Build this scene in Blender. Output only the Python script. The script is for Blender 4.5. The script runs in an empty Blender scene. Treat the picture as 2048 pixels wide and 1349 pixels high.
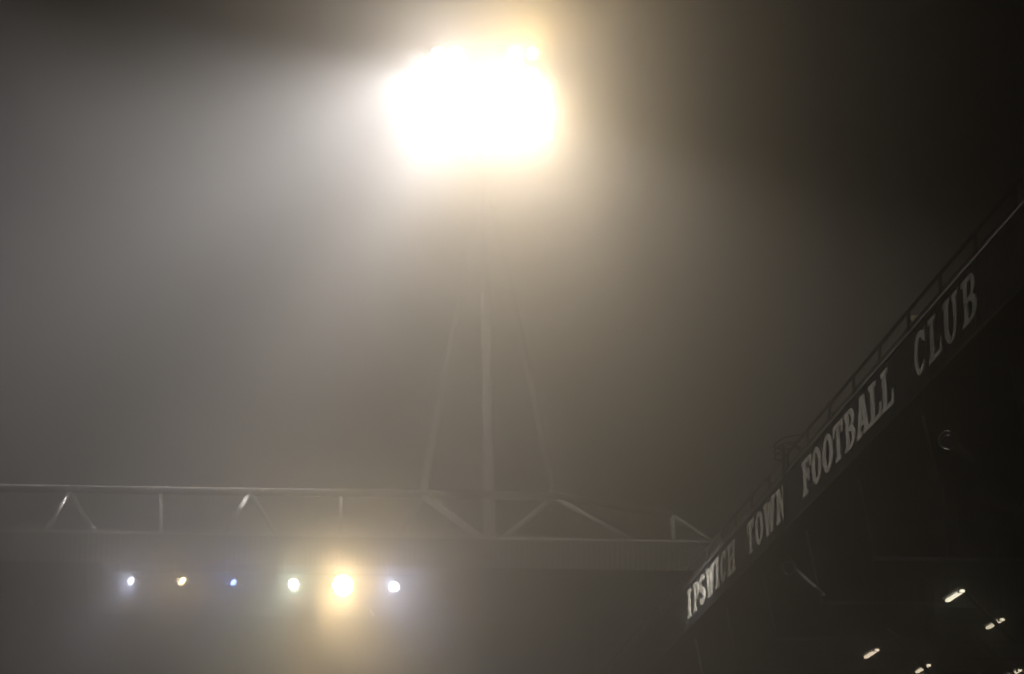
import bpy, bmesh, math, random
from mathutils import Vector, Matrix
R = math.radians
random.seed(7)
S = bpy.context.scene
C = S.collection

# ------------------------------------------------------------------ camera
FPX, CX, CY = 4900.0, 1024.0, 674.5
PITCH, YAW = R(15.63), R(4.67)
CAMZ = 1.7
cd = bpy.data.cameras.new('camera'); cam = bpy.data.objects.new('camera', cd); C.objects.link(cam)
cd.sensor_width = 36; cd.lens = FPX / 2048 * 36
cd.clip_start = 0.1; cd.clip_end = 2000
cam.location = (0, 0, CAMZ)
cam.rotation_euler = (math.pi / 2 + PITCH, 0, -YAW)
S.camera = cam

# ------------------------------------------------------------------ world: a night sky
w = bpy.data.worlds.new('World'); S.world = w; w.use_nodes = True
bg = w.node_tree.nodes['Background']
bg.inputs[0].default_value = (0.55, 0.6, 0.8, 1); bg.inputs[1].default_value = 0.0008

S.view_settings.view_transform = 'Standard'; S.view_settings.look = 'None'
S.view_settings.exposure = 0; S.view_settings.gamma = 1
S.render.engine = 'CYCLES'
cy = S.cycles
cy.use_denoising = True; cy.denoiser = 'OPENIMAGEDENOISE'; cy.denoising_prefilter = 'ACCURATE'
cy.max_bounces = 6; cy.diffuse_bounces = 2; cy.glossy_bounces = 2; cy.transmission_bounces = 2
cy.volume_bounces = 0; cy.transparent_max_bounces = 4
cy.sample_clamp_indirect = 4.0
cy.use_adaptive_sampling = False

# power of the lit lamps and of the added beams behind the camera
TOWER_W = 1.0
ROW_W = 0.55
STRAY = 950
BEAM = 1.0
LETTER_W = 6.5e6
GLINT_W = 1.8e8
FAR_W = 5.5e6
HAZE = 0.02
HAZE_G = 0.93

# ------------------------------------------------------------------ helpers
def ray(px, py):
    a, b = px - CX, CY - py
    f = FPX * math.cos(PITCH) - b * math.sin(PITCH)
    u = FPX * math.sin(PITCH) + b * math.cos(PITCH)
    return Vector((a * math.cos(YAW) + f * math.sin(YAW), f * math.cos(YAW) - a * math.sin(YAW), u))
def on_y(px, py, Y):
    r = ray(px, py); r = r * (Y / r.y); r.z += CAMZ; return r
def on_x(px, py, X):
    r = ray(px, py); r = r * (X / r.x); r.z += CAMZ; return r
def on_z(px, py, Z):
    r = ray(px, py); r = r * ((Z - CAMZ) / r.z); r.z += CAMZ; return r

def mat(name, col, rough=0.6, metal=0.0, noise=0.0, scale=3.0, bump=0.0, emit=None, estr=0.0, col2=None, spec=0.5):
    m = bpy.data.materials.new(name); m.use_nodes = True
    n, l = m.node_tree.nodes, m.node_tree.links
    p = n['Principled BSDF']
    p.inputs['Base Color'].default_value = (*col, 1)
    p.inputs['Roughness'].default_value = rough
    p.inputs['Metallic'].default_value = metal
    p.inputs['Specular IOR Level'].default_value = spec
    if noise > 0 or bump > 0:
        tc = n.new('ShaderNodeTexCoord'); t = n.new('ShaderNodeTexNoise')
        t.inputs['Scale'].default_value = scale; t.inputs['Detail'].default_value = 6
        l.new(tc.outputs['Object'], t.inputs['Vector'])
        if noise > 0:
            r = n.new('ShaderNodeValToRGB')
            c2 = col2 or tuple(c * (1 - noise) for c in col)
            r.color_ramp.elements[0].position = 0.35; r.color_ramp.elements[0].color = (*c2, 1)
            r.color_ramp.elements[1].position = 0.62; r.color_ramp.elements[1].color = (*col, 1)
            l.new(t.outputs['Fac'], r.inputs['Fac']); l.new(r.outputs['Color'], p.inputs['Base Color'])
        if bump > 0:
            b = n.new('ShaderNodeBump'); b.inputs['Strength'].default_value = bump
            l.new(t.outputs['Fac'], b.inputs['Height']); l.new(b.outputs['Normal'], p.inputs['Normal'])
    if emit:
        p.inputs['Emission Color'].default_value = (*emit, 1)
        p.inputs['Emission Strength'].default_value = estr
    return m

M = dict(
    navy=mat('navy_cladding', (0.007, 0.009, 0.016), 0.8, 0.0, 0.5, 1.3, 0.1, spec=0.15),
    palec=mat('pale_cladding', (0.17, 0.165, 0.16), 0.5, 0, 0.35, 0.8, 0.1),
    white=mat('white_letter', (0.72, 0.70, 0.66), 0.28, 0, 0.35, 2.2, 0.15),
    cap=mat('galvanised_trim', (0.3, 0.3, 0.3), 0.35, 0.4, 0.3, 4),
    rail=mat('dull_rail', (0.02, 0.02, 0.022), 0.7, 0.0, 0.3, 4, spec=0.2),
    steelw=mat('white_steel', (0.7, 0.7, 0.69), 0.7, 0, 0.25, 1.5),
    steeld=mat('dark_steel', (0.02, 0.02, 0.022), 0.7, 0.0, 0.4, 2, spec=0.2),
    steelt=mat('chord_steel', (0.045, 0.045, 0.044), 0.8, 0, 0.25, 1.5, spec=0.1),
    steelp=mat('painted_frame', (0.8, 0.8, 0.78), 0.5),
    steelm=mat('mast_steel', (0.7, 0.7, 0.69), 0.7, 0, 0.25, 1.5, spec=0.2),
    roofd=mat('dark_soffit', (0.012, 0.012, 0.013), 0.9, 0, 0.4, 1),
    housing=mat('lamp_housing', (0.12, 0.12, 0.125), 0.4, 0.6, 0.2, 5),
    chrome=mat('bezel', (0.6, 0.6, 0.6), 0.18, 1.0),
    glassd=mat('unlit_glass', (0.03, 0.03, 0.035), 0.08),
    conc=mat('concrete', (0.28, 0.27, 0.25), 0.85, 0, 0.3, 0.6, 0.1),
    seat=mat('blue_seat', (0.02, 0.05, 0.2), 0.5, 0, 0.2, 3),
    cream=mat('cream_paint', (0.62, 0.55, 0.38), 0.6, 0, 0.3, 2),
    grass=mat('grass', (0.045, 0.09, 0.025), 0.9, 0, 0.35, 0.3, 0.3),
    asphalt=mat('asphalt', (0.05, 0.05, 0.052), 0.9, 0, 0.3, 1.5),
)
def glow(name, col, s, sample=False):
    m = mat(name, (0.8, 0.8, 0.8), 0.4, emit=col, estr=s)
    if not sample: m.cycles.emission_sampling = 'NONE'   # the spot lamp in front of each lens throws its light
    return m

def tag(o, label=None, cat=None, group=None, kind=None):
    if label: o['label'] = label
    if cat: o['category'] = cat
    if group: o['group'] = group
    if kind: o['kind'] = kind
    return o
def empty(name, loc, label=None, cat=None, group=None):
    o = bpy.data.objects.new(name, None); C.objects.link(o); o.location = loc; o.empty_display_size = 0.3
    return tag(o, label, cat, group)

class MB:
    def __init__(s): s.bm = bmesh.new()
    def box(s, a, b):
        (x0, y0, z0), (x1, y1, z1) = a, b
        v = [s.bm.verts.new(p) for p in ((x0,y0,z0),(x1,y0,z0),(x1,y1,z0),(x0,y1,z0),(x0,y0,z1),(x1,y0,z1),(x1,y1,z1),(x0,y1,z1))]
        for f in ((0,3,2,1),(4,5,6,7),(0,1,5,4),(1,2,6,5),(2,3,7,6),(3,0,4,7)): s.bm.faces.new([v[i] for i in f])
        return s
    def bar(s, p, q, w, h, up=(0, 0, 1)):      # rectangular beam from p to q
        p, q = Vector(p), Vector(q); d = (q - p).normalized(); up = Vector(up)
        if abs(d.dot(up)) > 0.98: up = Vector((1, 0, 0))
        sx = d.cross(up).normalized() * w / 2; sy = sx.normalized().cross(d) * h / 2
        v = [s.bm.verts.new(c + i * sx + j * sy) for c in (p, q) for i, j in ((-1,-1),(1,-1),(1,1),(-1,1))]
        for f in ((0,3,2,1),(4,5,6,7),(0,1,5,4),(1,2,6,5),(2,3,7,6),(3,0,4,7)): s.bm.faces.new([v[i] for i in f])
        return s
    def tube(s, pts, r, n=10, r1=None, caps=True):
        pts = [Vector(p) for p in pts]; rings = []
        for i, p in enumerate(pts):
            d = (pts[min(i + 1, len(pts) - 1)] - pts[max(i - 1, 0)]).normalized()
            a = Vector((0, 0, 1)) if abs(d.z) < 0.9 else Vector((1, 0, 0))
            x = d.cross(a).normalized(); y = d.cross(x).normalized()
            rr = r if r1 is None else r + (r1 - r) * i / (len(pts) - 1)
            rings.append([s.bm.verts.new(p + (x * math.cos(t) + y * math.sin(t)) * rr) for t in [2 * math.pi * k / n for k in range(n)]])
        for a, b in zip(rings, rings[1:]):
            for k in range(n):
                f = s.bm.faces.new((a[k], a[(k + 1) % n], b[(k + 1) % n], b[k])); f.smooth = True
        if caps:
            s.bm.faces.new(rings[0][::-1]); s.bm.faces.new(rings[-1])
        return s
    def lathe(s, prof, o, d, n=24):            # prof: (distance along d, radius)
        o, d = Vector(o), Vector(d).normalized()
        a = Vector((0, 0, 1)) if abs(d.z) < 0.9 else Vector((1, 0, 0))
        x = d.cross(a).normalized(); y = d.cross(x).normalized(); rings = []
        for t, r in prof:
            rings.append([s.bm.verts.new(o + d * t + (x * math.cos(k) + y * math.sin(k)) * max(r, 1e-4)) for k in [2 * math.pi * i / n for i in range(n)]])
        for p, q in zip(rings, rings[1:]):
            for k in range(n):
                f = s.bm.faces.new((p[k], p[(k + 1) % n], q[(k + 1) % n], q[k])); f.smooth = True
        s.bm.faces.new(rings[0][::-1]); s.bm.faces.new(rings[-1])
        return s
    def face(s, pts):
        s.bm.faces.new([s.bm.verts.new(p) for p in pts]); return s
    def build(s, name, m, parent=None):
        bmesh.ops.recalc_face_normals(s.bm, faces=s.bm.faces)
        me = bpy.data.meshes.new(name); s.bm.to_mesh(me); s.bm.free()
        me.materials.append(M[m] if isinstance(m, str) else m)
        o = bpy.data.objects.new(name, me); C.objects.link(o)
        if parent is not None:
            o.parent = parent
            base = Vector((0, 0, 0)); p = parent
            while p is not None: base += p.location; p = p.parent
            o.data.transform(Matrix.Translation(-base))
        return o

def spot(parent, loc, target, power, col, size, blend=1.0, radius=0.15, name='beam'):
    l = bpy.data.lights.new(name, 'SPOT'); l.energy = power; l.color = col
    l.spot_size = size; l.spot_blend = blend; l.shadow_soft_size = radius
    o = bpy.data.objects.new(name, l); C.objects.link(o); o.parent = parent
    base = Vector((0, 0, 0)); p = parent
    while p is not None: base += p.location; p = p.parent
    o.location = Vector(loc) - base
    o.rotation_euler = (Vector(target) - Vector(loc)).to_track_quat('-Z', 'Y').to_euler()
    return o
def point(parent, loc, power, col, radius=0.02):
    l = bpy.data.lights.new('spill', 'POINT'); l.energy = power; l.color = col; l.shadow_soft_size = radius
    o = bpy.data.objects.new('spill', l); C.objects.link(o); o.parent = parent
    base = Vector((0, 0, 0)); p = parent
    while p is not None: base += p.location; p = p.parent
    o.location = Vector(loc) - base
    return o

# ------------------------------------------------------------------ ground and haze
tag(MB().box((-400, -200, -0.5), (300, 420, 0)).build('ground', 'asphalt'), kind='structure')
tag(MB().face([(-62, -4, 0.004), (7, -4, 0.004), (7, 104, 0.004), (-62, 104, 0.004)]).build('pitch', 'grass'), kind='structure')

XF = 17.7      # plane of the near stand's fascia
YF = 125.0     # plane of the far stand's front edge

# ------------------------------------------------------------------ near stand (runs away from the camera on the right)
ZB, ZT = CAMZ + 18.0, CAMZ + 19.87
Y0, Y1 = 30.0, 150.0
near = empty('grandstand', (XF, 90, 0), 'dark grandstand on the right whose roof edge carries big white letters', 'grandstand')
# roof sheet: rises slightly away from the pitch
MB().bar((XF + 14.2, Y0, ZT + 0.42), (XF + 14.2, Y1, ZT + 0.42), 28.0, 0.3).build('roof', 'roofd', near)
# fascia: corrugated sheet
f = MB(); bm = f.bm; pitch = 0.25; y = Y0; prev = None; k = 0
while y < Y1:
    for dy, dx in ((0, 0), (0.07, 0), (0.10, -0.045), (0.20, -0.045), (0.23, 0)):
        a = bm.verts.new((XF + dx, y + dy, ZB)); b = bm.verts.new((XF + dx, y + dy, ZT))
        if prev: bm.faces.new((prev[0], a, b, prev[1]))
        prev = (a, b)
    y += pitch
fascia = f.build('fascia', 'navy', near)
MB().bar((XF - 0.02, Y0, ZT + 0.045), (XF - 0.02, Y1, ZT + 0.045), 0.16, 0.07).build('edge_trim', 'cap', near)
MB().bar((XF + 0.05, Y0, ZB - 0.06), (XF + 0.05, Y1, ZB - 0.06), 0.14, 0.1).build('edge_trim', 'steeld', near)
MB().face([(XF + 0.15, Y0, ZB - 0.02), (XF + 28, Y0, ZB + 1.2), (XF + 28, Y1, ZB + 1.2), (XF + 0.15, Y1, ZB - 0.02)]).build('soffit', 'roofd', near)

# letters ----------------------------------------------------------
def arc(cx, cy_, rx, ry, a0, a1, n=14):
    return [(cx + rx * math.cos(R(a0 + (a1 - a0) * i / n)), cy_ + ry * math.sin(R(a0 + (a1 - a0) * i / n))) for i in range(n + 1)]
s_ = 0.12; t_ = 1 - s_
def ribbon(pts, th):
    L, Rr = [], []
    for i, p in enumerate(pts):
        a = Vector(pts[max(i - 1, 0)]); b = Vector(pts[min(i + 1, len(pts) - 1)])
        d = (b - a).normalized(); n = Vector((-d.y, d.x)) * th(i / (len(pts) - 1))
        L.append(tuple(Vector(p) + n)); Rr.append(tuple(Vector(p) - n))
    return L + Rr[::-1]
Sc = arc(.5, .725, .36, .19, 25, 90, 6) + arc(.5, .725, .36, .19, 100, 230, 10) + arc(.5, .27, .36, .185, 45, -90, 10) + arc(.5, .27, .36, .185, -100, -160, 6)
GL = {
 'I': [[(.05,0),(.95,0),(.95,s_),(.7,s_),(.7,t_),(.95,t_),(.95,1),(.05,1),(.05,t_),(.3,t_),(.3,s_),(.05,s_)]],
 'H': [[(0,0),(.42,0),(.42,s_),(.33,s_),(.33,.44),(.67,.44),(.67,s_),(.58,s_),(.58,0),(1,0),(1,s_),(.91,s_),(.91,t_),(1,t_),(1,1),(.58,1),(.58,t_),(.67,t_),(.67,.57),(.33,.57),(.33,t_),(.42,t_),(.42,1),(0,1),(0,t_),(.09,t_),(.09,s_),(0,s_)]],
 'T': [[(.22,0),(.78,0),(.78,s_),(.63,s_),(.63,t_),(.85,t_),(.88,.68),(1,.68),(1,1),(0,1),(0,.68),(.12,.68),(.15,t_),(.37,t_),(.37,s_),(.22,s_)]],
 'L': [[(0,0),(1,0),(1,.36),(.87,.36),(.84,s_),(.41,s_),(.41,t_),(.56,t_),(.56,1),(0,1),(0,t_),(.14,t_),(.14,s_),(0,s_)]],
 'F': [[(0,0),(.58,0),(.58,s_),(.41,s_),(.41,.45),(.62,.45),(.62,.33),(.74,.33),(.74,.69),(.62,.69),(.62,.57),(.41,.57),(.41,t_),(.83,t_),(.87,.68),(1,.68),(1,1),(0,1),(0,t_),(.14,t_),(.14,s_),(0,s_)]],
 'N': [[(0,0),(.38,0),(.38,s_),(.28,s_),(.28,.72),(.70,0),(.91,0),(.91,t_),(1,t_),(1,1),(.62,1),(.62,t_),(.72,t_),(.72,.34),(.34,1),(0,1),(0,t_),(.10,t_),(.10,s_),(0,s_)]],
 'W': [[(.22,0),(.41,0),(.5,.55),(.59,0),(.78,0),(.93,t_),(1,t_),(1,1),(.69,1),(.69,t_),(.77,t_),(.68,.36),(.58,.92),(.42,.92),(.32,.36),(.23,t_),(.31,t_),(.31,1),(0,1),(0,t_),(.07,t_)]],
 'A': [[(0,0),(.38,0),(.38,s_),(.29,s_),(.33,.26),(.60,.26),(.64,s_),(.56,s_),(.56,0),(1,0),(1,s_),(.93,s_),(.65,1),(.33,1),(.07,s_),(0,s_)], [(.37,.38),(.57,.38),(.47,.78)]],
 'U': [[(0,1),(0,t_),(.11,t_)] + arc(.5,.38,.39,.38,180,360) + [(.89,t_),(1,t_),(1,1),(.6,1),(.6,t_),(.70,t_)] + arc(.53,.38,.17,.24,360,180) + [(.36,t_),(.47,t_),(.47,1)]],
 'O': [arc(.5,.5,.5,.5,0,348,28), arc(.5,.5,.24,.35,0,348,28)],
 'C': [[(.97,.64),(.97,.98),(.86,.98),(.83,.90)] + arc(.5,.5,.5,.5,58,325,22) + arc(.52,.5,.27,.36,325,40,20)],
 'S': [ribbon(Sc, lambda u: .085 + .045 * math.sin(math.pi * u))],
 'P': [[(0,0),(.58,0),(.58,s_),(.42,s_),(.42,.41),(.62,.41)] + arc(.62,.705,.38,.295,-90,90) + [(0,1),(0,t_),(.14,t_),(.14,s_),(0,s_)], [(.42,.53),(.58,.53)] + arc(.58,.705,.15,.175,-80,80) + [(.58,.88),(.42,.88)]],
 'B': [[(0,0),(.62,0)] + arc(.62,.28,.38,.28,-85,70) + arc(.60,.76,.34,.24,-50,90) + [(0,1),(0,t_),(.13,t_),(.13,s_),(0,s_)], [(.40,.11),(.56,.11)] + arc(.56,.28,.16,.165,-80,80) + [(.56,.445),(.40,.445)], [(.40,.57),(.55,.57)] + arc(.55,.73,.14,.155,-80,80) + [(.55,.89),(.40,.89)]],
}
def letter(ch, y_far, y_near, z0, z1, parent, tilt=0.0):
    cu = bpy.data.curves.new('letter', 'CURVE'); cu.dimensions = '2D'; cu.fill_mode = 'BOTH'; cu.extrude = 0.02
    W, H = y_far - y_near, z1 - z0
    for poly in GL[ch]:
        sp = cu.splines.new('POLY'); sp.points.add(len(poly) - 1); sp.use_cyclic_u = True
        for q, (x, y) in zip(sp.points, poly): q.co = (x * W, y * H, 0, 1)
    tmp = bpy.data.objects.new('tmp', cu); C.objects.link(tmp)
    dg = bpy.context.evaluated_depsgraph_get()
    me = bpy.data.meshes.new_from_object(tmp.evaluated_get(dg))
    bpy.data.objects.remove(tmp); bpy.data.curves.remove(cu)
    me.name = 'letter'; me.materials.clear(); me.materials.append(M['white'])
    o = bpy.data.objects.new('letter', me); C.objects.link(o); o.parent = parent
    mt = Matrix(((0, 0, -1), (-1, 0, 0), (0, 1, 0))).to_4x4()
    me.transform(Matrix.Translation(Vector((XF - 0.075, y_far, z0)) - near.location) @ mt @ Matrix.Rotation(tilt, 4, 'Z'))
    return o
px_letters = [('I',1378,1386),('P',1390.5,1400.5),('S',1402.5,1413.5),('W',1416,1431.5),('I',1434,1441.5),('C',1445,1456),('H',1459,1473.5),
 ('T',1498.5,1511.5),('O',1515,1529),('W',1532,1554.5),('N',1557,1575.5),
 ('F',1609,1627),('O',1629,1646),('O',1650,1669.5),('T',1672,1689.5),('B',1694.5,1714),('A',1718,1742),('L',1744,1766.5),('L',1768,1791),
 ('C',1834.5,1857.5),('L',1863,1889),('U',1892,1922.5),('B',1930,1959)]
def YX(px):      # distance along the fascia at that column, on its middle line
    lo, hi = 20.0, 400.0
    for _ in range(50):
        m = (lo + hi) / 2; z = (ZB + ZT) / 2 - CAMZ
        f0 = m * math.cos(YAW) + XF * math.sin(YAW); r0 = XF * math.cos(YAW) - m * math.sin(YAW)
        x = CX + FPX * r0 / (f0 * math.cos(PITCH) + z * math.sin(PITCH))
        if x > px: lo = m
        else: hi = m
    return lo
for ch, a, b in px_letters:
    letter(ch, YX(a), YX(b), ZB + 0.16 * (ZT - ZB), ZB + 0.87 * (ZT - ZB), fascia, random.uniform(-0.012, 0.012))

# handrail above the edge -----------------------------------------
RZ = ZT + 0.87; RX = XF + 0.06
hr = MB().tube([(RX, Y0, RZ), (RX, Y1, RZ)], 0.055, 8).build('handrail', 'rail', near)
YP = YX(2032); k = -6
while True:
    yy = YP + k * 3.86; k += 1
    if yy > Y1: break
    if yy < Y0: continue
    MB().tube([(RX, yy, ZT + 0.08), (RX, yy, RZ - 0.04)], 0.06, 8).box((RX - .09, yy - .09, ZT + .081), (RX + .09, yy + .09, ZT + .10)).build('post', 'rail', hr)
    if k - 1 in (3, 6, 9, 13):
        MB().bar((RX + 0.5, yy + .5, ZT + 0.5), (RX + 0.5, yy + .5, RZ - 0.1), 0.16, 0.16).bar((RX + .05, yy, RZ - .3), (RX + .5, yy + .5, RZ - .3), .05, .05).build('stay', 'rail', hr)
# clamp joints on the rail
for a in (1930, 1827, 1770, 1660, 1604, 1530, 1490, 1420):
    yy = YX(a); MB().tube([(RX, yy - .13, RZ), (RX, yy + .13, RZ)], 0.075, 8).build('rail_clamp', 'rail', hr)

# roof trusses under the near roof
for i in range(12):
    yy = 44 + i * 9.0
    MB().bar((XF + 1, yy, ZB - 3.0), (XF + 27, yy, ZB - 3.0), .12, .14).bar((XF + .6, yy, ZB - .3), (XF + 1.1, yy, ZB - 3.0), .1, .1).build('roof_beam', 'steeld', near)
# tiers and back wall
st = MB()
for i in range(22):
    st.box((XF + 1 + i * .9, Y0, 0), (XF + 1.9 + i * .9, Y1, 1.0 + i * .42))
st.build('terrace', 'conc', near)
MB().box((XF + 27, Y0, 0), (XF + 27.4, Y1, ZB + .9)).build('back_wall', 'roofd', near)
for i in range(6):
    MB().bar((XF + 8, 46 + i * 18, 4.2), (XF + 8, 46 + i * 18, ZB), .35, .35).build('column', 'steeld', near)

# access ladder with hoops, in front of the fascia
yl = YX(1576)
yl = YX(1580)
lad = empty('access_ladder', (XF - 0.2, yl, ZB), 'dark ladder crossing the fascia after the second word, hoops at its top', 'ladder')
for d in (-.13, .13):
    MB().tube([(XF - .2, yl + d, ZB - .05), (XF - .2, yl + d, ZT + 1.0), (XF + .1, yl + d, ZT + 1.12), (XF + .5, yl + d, ZT + .9)], .035, 8).build('ladder_rail', 'rail', lad)
for i in range(6):
    z = ZB + .12 + i * .3
    MB().tube([(XF - .2, yl - .13, z), (XF - .2, yl + .13, z)], .022, 6).build('rung', 'rail', lad)
for z in (ZT + .55, ZT + .78, ZT + 1.0):
    MB().tube([(XF - .2, yl + .4, z), (XF - .55, yl + .1, z), (XF - .6, yl - .6, z), (XF - .45, yl - 1.5, z), (XF + .05, yl - 2.0, z)], .03, 8).build('hoop', 'rail', lad)

# roof-top boxes behind the rail
for px, py, hgt, wd, m, lb in ((1836, 664, 1.35, .5, 'cream', 'pale cream box standing behind the handrail left of the last word'),
                              (1640, 842, .75, .35, 'cream', 'pale box standing behind the handrail above the third word'),
                              (1517, 1003, .8, .4, 'cream', 'pale box standing behind the handrail above the second word')):
    c = on_x(px, py, XF + 1.4); zt = ZT + .57
    t = empty('roof_vent', (c.x, c.y, zt), lb, 'vent', 'boxes on the near roof')
    MB().box((c.x - wd / 2, c.y - wd / 2, zt), (c.x + wd / 2, c.y + wd / 2, zt + hgt)).build('vent_body', m, t)
    MB().box((c.x - wd / 2 - .05, c.y - wd / 2 - .05, zt + hgt + .001), (c.x + wd / 2 + .05, c.y + wd / 2 + .05, zt + hgt + .06)).build('vent_lid', 'cap', t)

# unlit round floodlights hanging under the near roof edge
for px, py, ax, ay, lb in ((1578, 1135, 1650, 1192, 'unlit round lamp with a bright rim under the fascia, below the second word'),
                       (1897, 880, 1950, 925, 'unlit dark round lamp under the fascia, below the last word')):
    c = on_x(px, py, XF + 1.2); e = on_x(ax, ay, XF + 2.6)
    t = empty('round_floodlight', c, lb, 'floodlight', 'unlit lamps under the near roof')
    d = Vector((-.55, -.75, -.35)).normalized()
    MB().lathe([(-.32, .10), (-.28, .2), (0, .26), (.05, .26)], c, d).build('housing', 'housing', t)
    MB().lathe([(.051, .30), (.09, .31), (.11, .29), (.09, .25), (.051, .25)], c, d).build('bezel', 'chrome', t)
    MB().lathe([(.052, .245), (.07, .24), (.1, .12), (.11, .01)], c, d).build('glass', 'glassd', t)
    MB().bar(c - d * .3, e, .32, .12).build('bracket', 'housing', t)
    MB().bar(c - d * .3, (c.x, c.y, ZB - .05), .08, .08).build('hanger', 'steeld', t)

# fluorescent battens
batt = [(1910, 1191, 'lit twin tube batten, the highest on the right, pale green white', (1.0, .93, .68)),
        (1990, 1247, 'lit twin tube batten crossed by a dark diagonal brace, below right of the highest one', (1.0, .88, .62)),
        (1743, 1307, 'lit twin tube batten, leftmost under the dark roof, warm white', (1.0, .80, .58)),
        (1846, 1337, 'lit twin tube batten split by a dark brace at the bottom edge of the picture', (1.0, .86, .60)),
        (2027, 1347, 'lit twin tube batten cut by the bottom right corner of the picture', (1.0, .86, .60))]
for i, (px, py, lb, col) in enumerate(batt):
    c = on_z(px, py, CAMZ + 14.0); L = 1.0
    t = empty('batten_light', c, lb, 'light', 'tube lights under the near roof')
    MB().box((c.x - .16, c.y - L - .06, c.z + .03), (c.x + .16, c.y + L + .06, c.z + .1)).build('tray', 'housing', t)
    g = glow('tube_glow_%d' % i, col, 4.5 if i != 1 else 3.2, True)
    for dx in (-.036, .036):
        MB().tube([(c.x + dx, c.y - L, c.z - .02), (c.x + dx, c.y + L, c.z - .02)], .05, 8).build('tube', g, t)
    for dy in (-.9,):
        MB().box((c.x - .15, c.y + dy - .01, c.z - .075), (c.x + .15, c.y + dy + .01, c.z + .029)).build('clip', 'housing', t)
    for dy in (-.8, .8):
        MB().tube([(c.x, c.y + dy, c.z + .1), (c.x, c.y + dy, ZB)], .02, 6).build('rod', 'steeld', t)
    MB().box((c.x - 2, c.y - .05, c.z + .55), (c.x + 1, c.y + .05, c.z + .66)).build('cable_tray', 'steeld', t)
for px, py, dd in ((1990, 1248, 1), (1846, 1335, 1), (2020, 1345, 1)):
    c = on_z(px, py, CAMZ + 13.75); 
    p = on_z(px - 22, py - 24, CAMZ + 13.9); q = on_z(px + 18, py + 18, CAMZ + 13.5)
    MB().bar(c + (p - c) * 3, c + (q - c) * 2, .12, .12).build('brace', 'steeld', near)

# ------------------------------------------------------------------ far stand
far = empty('grandstand', (0, YF, 0), 'pale grandstand across the far end, white tube truss above its roof edge', 'grandstand')
def F(px, py, dy=0.0): return on_y(px, py, YF + dy)
zE = F(955, 1077).z          # roof edge height
xL, xR = -45.0, 26.0
# thin bright edge line + ribbed fascia + roof
MB().bar((xL, YF - .05, zE), (xR, YF - .05, zE), .14, .11).build('edge_trim', 'steelp', far)
fb = MB(); bm = fb.bm; prev = None; x = xL; zf0, zf1 = zE - 1.55, zE - .04
while x < xR:
    for dx, dy in ((0, 0), (.08, 0), (.11, -.06), (.22, -.06), (.25, 0)):
        a = bm.verts.new((x + dx, YF + dy, zf0)); b = bm.verts.new((x + dx, YF + dy, zf1))
        if prev: bm.faces.new((prev[0], a, b, prev[1]))
        prev = (a, b)
    x += .27
fb.build('fascia', 'palec', far)
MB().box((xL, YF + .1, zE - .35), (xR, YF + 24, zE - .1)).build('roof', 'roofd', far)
MB().box((xL, YF + 24.1, 0), (17.2, YF + 24.5, zE - .1)).build('back_wall', 'roofd', far)
st = MB()
for i in range(24): st.box((xL, YF + 2 + i * .9, 0), (17.2, YF + 2.9 + i * .9, 1.0 + i * .5))
st.build('terrace', 'seat', far)
# truss standing on the roof edge
tr = MB().tube([F(-700, 962, .6), F(0, 977, .6), F(848, 989, .6), F(1108, 993, .6), F(1343, 1030, .6)], .22, 12).build('roof_truss', 'steelt', far)
def member(a, b, r, name='truss_member', dy=.6, par=tr):
    return MB().tube([F(*a, dy), F(*b, dy)], r, 12).build(name, 'steelw', par)
for x0 in (-580, -220, 140, 500):
    member((x0, 985), (x0 - 50, 1066), .13); member((x0, 985), (x0 + 50, 1066), .13)
    member((x0 + 181, 985), (x0 + 181, 1068), .12)
member((848, 990), (797, 1074), .12)
member((846, 992), (962, 1076), .2); member((1108, 994), (1008, 1077), .15)
member((1108, 994), (1262, 1080), .14); member((1343, 1030), (1352, 1110), .12); member((1343, 1030), (1432, 1086), .1)
# light-hanging pipe and brackets below the fascia
MB().tube([F(225, 1143, -.25), F(830, 1152, -.25)], .035, 8).build('lighting_pipe', 'steeld', far)
for px in (240, 350, 455, 570, 670, 775):
    MB().tube([F(px, 1146, -.25), F(px, 1120, -.02)], .03, 6).build('pipe_bracket', 'steelw', far)
MB().bar(F(174, 1132, .4), F(174, 1250, .4), .1, .1).build('column', 'steeld', far)

# two faint objects hanging in the far stand
c = F(58, 1208, .5)
t = empty('camera_housing', c, 'small cream bracketed box hanging at far left below the ribbed fascia', 'fixture')
MB().bar(F(61, 1196, .5), F(63, 1212, .5), .25, .2).build('housing', 'cream', t)
MB().tube([F(55, 1210, .5), F(53, 1220, .5), F(60, 1224, .5), F(62, 1213, .5)], .05, 8).build('bracket', 'cream', t)
MB().tube([F(61, 1196, .5), F(61, 1130, .5)], .03, 6).build('hanger', 'steeld', t)
c = F(743, 1225, .3)
t = empty('hanging_strip_light', c, 'short pale tilted strip hanging between the yellow and blue white lamps', 'light')
MB().tube([F(740, 1219, .3), F(748, 1233, .3)], .055, 8).build('tube', glow('strip', (1, .98, .92), .9), t)
MB().bar(F(739, 1217, .36), F(749, 1235, .36), .12, .05).build('tray', 'housing', t)

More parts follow.
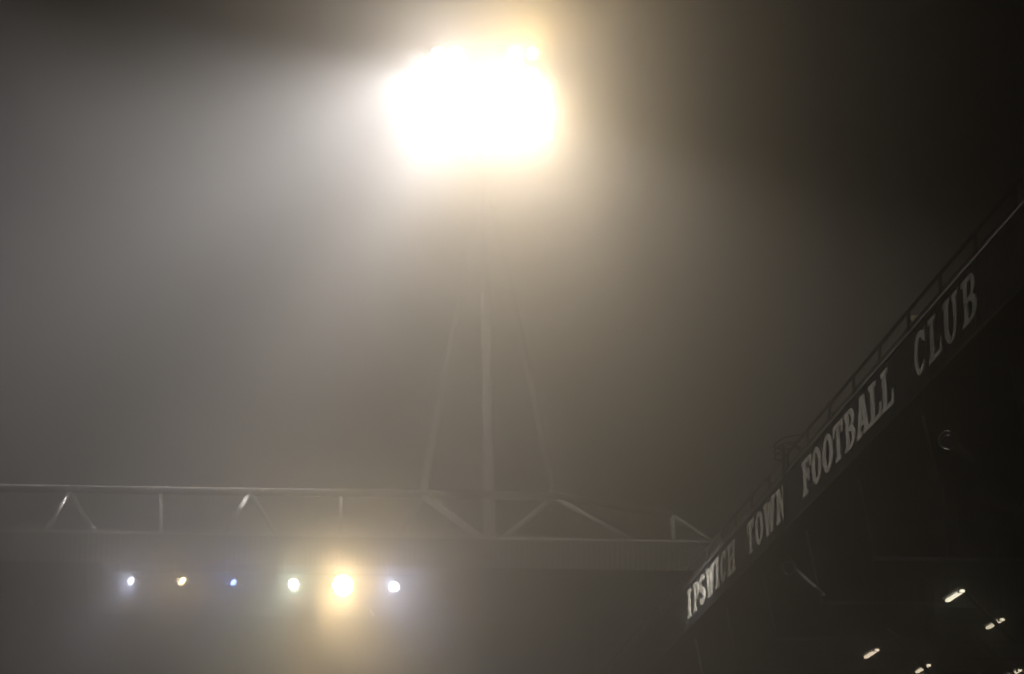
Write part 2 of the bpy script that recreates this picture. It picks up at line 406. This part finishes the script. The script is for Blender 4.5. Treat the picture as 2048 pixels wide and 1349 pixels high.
# ------------------------------------------------------------------ coloured lamps under the far roof edge
def lamp(px, py, rad, col, lens_s, power, target, size, label, glare=0, spill=0, spill_px=None, tilt=None):
    c = F(px, py, -.5)
    t = empty('stage_spotlight', c, label, 'spotlight', 'row of lamps under the far roof edge')
    d = (Vector(target) - c).normalized() if tilt is None else Vector(tilt).normalized()
    MB().lathe([(-.55, .12), (-.5, .2), (-.2, rad * .95), (0, rad + .05), (.02, rad + .05)], c, d).build('housing', 'housing', t)
    MB().lathe([(.021, rad), (.05, rad), (.06, rad * .5)], c, d).build('lens', glow('lens', col, lens_s), t)
    MB().tube([c - d * .3, c + Vector((0, .25, .35))], .04, 6).build('yoke', 'steeld', t)
    spot(t, c + d * .12, target, power * ROW_W, col, size, 1.0, .1)
    if glare: spot(t, c + d * .13, (0, 0, CAMZ), glare, col, R(150), 1.0, .1)
    if spill: point(t, F(*spill_px, -.3), spill, (1, .78, .58))  # added point light near the lamp to brighten the fascia ribs
# right hand lamps face the camera, the left ones are turned away
lamp(263, 1163, .20, (.72, .78, 1.0), 25, 30000, (-16, 113, 10), R(60), 'cool white lamp, leftmost of the row under the far roof edge', 260, 30, (212, 1134), (-.75, -.8, .25))
lamp(365, 1164, .20, (1.0, .74, .42), 22, 1500, (-12, 114, 14), R(90), 'small amber lamp, second from the left in the row under the far roof edge', 150, 20, (322, 1134), (-.8, -.75, .25))
lamp(468, 1166, .17, (.22, .36, 1.0), 24, 2500, (-8, 114, 12), R(70), 'small deep blue lamp in the row under the far roof edge', 300, 0, None, (-.7, -.8, .35))
lamp(587, 1168, .24, (.82, 1.0, .84), 60, 60000, (-9, 113, 8), R(62), 'greenish white lamp left of the big yellow one under the far roof edge', 450, 40, (588, 1132), (-.12, -1, -.2))
lamp(686, 1171, .52, (1.0, .72, .36), 120, 85000, (1.0, 116, 11), R(85), 'big glaring yellow lamp under the far roof edge', 1800, 60, (687, 1132), (0, -1, -.2))
lamp(788, 1174, .25, (.62, .72, 1.0), 60, 10000, (5, 116, 12), R(85), 'blue white lamp, rightmost of the row under the far roof edge', 650, 10, (788, 1134), (.1, -1, -.2))

# ------------------------------------------------------------------ floodlight tower standing behind the far roof edge
YT = 130.0
def T(px, py, dy=0.0): return on_y(px, py, YT + dy)
tw = empty('floodlight_tower', T(975, 1085), 'tall mast with splayed legs behind the far roof, glaring bank of lamps on top', 'floodlight')
apex = T(969, 330)
MB().tube([T(979, 1084), T(972, 640), T(969, 200)], .33, 16, .2).build('mast', 'steelm', tw)
MB().tube([T(846, 988, 1.5), apex], .19, 12).build('leg', 'steelm', tw)
MB().tube([T(1110, 990, 1.5), apex + Vector((.1, 0, -.6))], .19, 12).build('leg', 'steelm', tw)
fr = MB()
fx0, fx1 = 846, 1102
for a, b in (((846, 88), (846, 283)), ((1102, 88), (1102, 283)), ((846, 283), (1102, 283)), ((846, 88), (1102, 88)), ((932, 88), (932, 283)), ((1017, 88), (1017, 283))):
    fr.bar(T(*a), T(*b), .15, .15)
for yy in (127, 172, 217, 258): fr.bar(T(846, yy, .06), T(1102, yy, .06), .07, .07)
fr.build('head_frame', 'steelp', tw)
cols = [876, 914, 952, 990, 1028, 1066]; rows = [108, 150, 192, 234]
lit = {0: (0, 1, 4, 5), 1: (0, 1, 2, 3, 4, 5), 2: (0, 1, 2, 3, 4, 5), 3: (3, 4, 5)}
COOL, WARM, GOLD, GOLD2 = (1.0, .95, .93), (1.0, .86, .715), (1.0, .64, .18), (1.0, .77, .42)
gl = {COOL: glow('flood_lens', COOL, 14), WARM: glow('flood_lens_warm', WARM, 14), GOLD: glow('flood_lens_gold', GOLD, 22), GOLD2: glow('flood_lens_amber', GOLD2, 18)}
# where each lamp of the bank points: (degrees left of the camera-ward axis, degrees up, cone, blend, watts)
COOLB = [(20, -55, 50, .8, 100e3), (90, -22, 60, .9, 2.2e6), (90, -17, 60, 1, 1.7e6), (90, -20, 60, 1, 2.1e6), (55, -48, 74, 1, 330e3), (20, -55, 50, .8, 70e3), (90, -24, 56, .9, 2.4e6), (80, -45, 64, 1, 2.0e6)]
WARMB = [(10, -55, 55, 1, 110e3), (0, -50, 55, 1, 70e3), (5, -55, 50, 1, 150e3), (0, -45, 50, 1, 30e3), (20, -55, 50, 1, 150e3), (60, -45, 50, 1, 800e3), (-110, -30, 50, 1, 1.6e6), (20, 10, 80, 1, 9e3), (-20, -50, 60, 1, 60e3), (-30, -50, 60, 1, 50e3)]
ic = iw = 0
for ri, cs in lit.items():
    for ci in cs:
        c = T(cols[ci], rows[ri], -.35)
        if ci == 5 and ri == 0: col = GOLD; b = (20, 10, 80, 1, 9e3)
        elif ci < 3: col = COOL; b = COOLB[ic % 8]; ic += 1
        else: col = GOLD2 if (ri, ci) in ((0, 4), (1, 5)) else WARM; b = WARMB[iw % 10]; iw += 1
        az, el = R(b[0]), R(b[1])
        bd = Vector((-math.sin(az) * math.cos(el), -math.cos(az) * math.cos(el), math.sin(el)))
        d = Vector((-.25, -1, -.45)).normalized()
        h = MB().lathe([(-.5, .12), (-.42, .28), (-.1, .38), (0, .42), (.03, .42)], c, d, 20).build('lamp', 'housing', tw)
        MB().lathe([(.031, .39), (.06, .38), (.1, .2)], c, d, 20).build('lens', gl[col], h)
        MB().bar(c - d * .3, T(cols[ci], rows[ri]), .06, .06).build('bracket', 'steeld', h)
        spot(h, c + d * .55, c + d * .55 + bd, b[4] * BEAM * TOWER_W, col, R(b[2]), b[3], .25)
        spot(h, c + d * .55, c + d * .55 + Vector((-.34, -.92, -.17)), STRAY * (5 if col == GOLD else 2.2 if ci > 3 else 1) * TOWER_W, col, R(62), 1, .25)

# added tower, unseen behind the camera on the left: lights lettering, mast and truss
n_ = Vector((-60, -15, 44))
added_tower = empty('floodlight_tower', (n_.x, n_.y, 0), 'added floodlight mast, unseen behind the camera, lighting the letters and far truss', 'floodlight')
MB().tube([(n_.x, n_.y, 0), (n_.x, n_.y, 20), (n_.x, n_.y, 42)], .4, 16, .2).build('mast', 'steelm', added_tower)
d = Vector((17.7 + 60, 80 + 15, -24)).normalized(); sd = Vector((d.y, -d.x, 0)).normalized()
MB().bar(n_ - sd * 3 - Vector((0, 0, 1.6)), n_ + sd * 3 - Vector((0, 0, 1.6)), .12, .12).bar(n_ - sd * 3 + Vector((0, 0, .2)), n_ + sd * 3 + Vector((0, 0, .2)), .12, .12).build('head_frame', 'steelw', added_tower)
for i in range(4):
    for j in range(2):
        c = n_ + sd * (i - 1.5) * 1.6 + Vector((0, 0, 1 - j * 1.7)) + d * .5
        h = MB().lathe([(-.5, .12), (-.42, .28), (-.1, .38), (0, .42), (.03, .42)], c, d, 20).build('lamp', 'housing', added_tower)
        MB().lathe([(.031, .39), (.06, .38), (.1, .2)], c, d, 20).build('lens', gl[COOL], h)
spot(added_tower, n_ + d * .8, (17.7, 105, 20.7), LETTER_W, (1.0, .93, .84), R(22), 1.0, .5)
spot(added_tower, n_ + d * .8 - Vector((0, 0, .5)), (1, 125, 40), FAR_W, (1.0, .93, .86), R(21), .7, .5)  # added beam that makes the far mast and truss paler
spot(added_tower, n_ + d * .8 + Vector((0, 0, .5)), (17.7, YX(1402), 20.9), GLINT_W, (1.0, .95, .85), R(2.8), 1, .2)  # added narrow beam imitating a glint on the first word

# ------------------------------------------------------------------ haze
hz = bpy.data.materials.new('haze'); hz.use_nodes = True
n = hz.node_tree.nodes; n.clear()
out = n.new('ShaderNodeOutputMaterial'); pv = n.new('ShaderNodeVolumePrincipled')
pv.inputs['Color'].default_value = (0.95, 0.95, 0.95, 1); pv.inputs['Density'].default_value = HAZE
pv.inputs['Anisotropy'].default_value = HAZE_G
hz.node_tree.links.new(pv.outputs[0], out.inputs['Volume'])
M['haze'] = hz
o = MB().box((-410, -210, -1.5), (310, 430, 75)).build('haze', 'haze'); tag(o, kind='stuff')
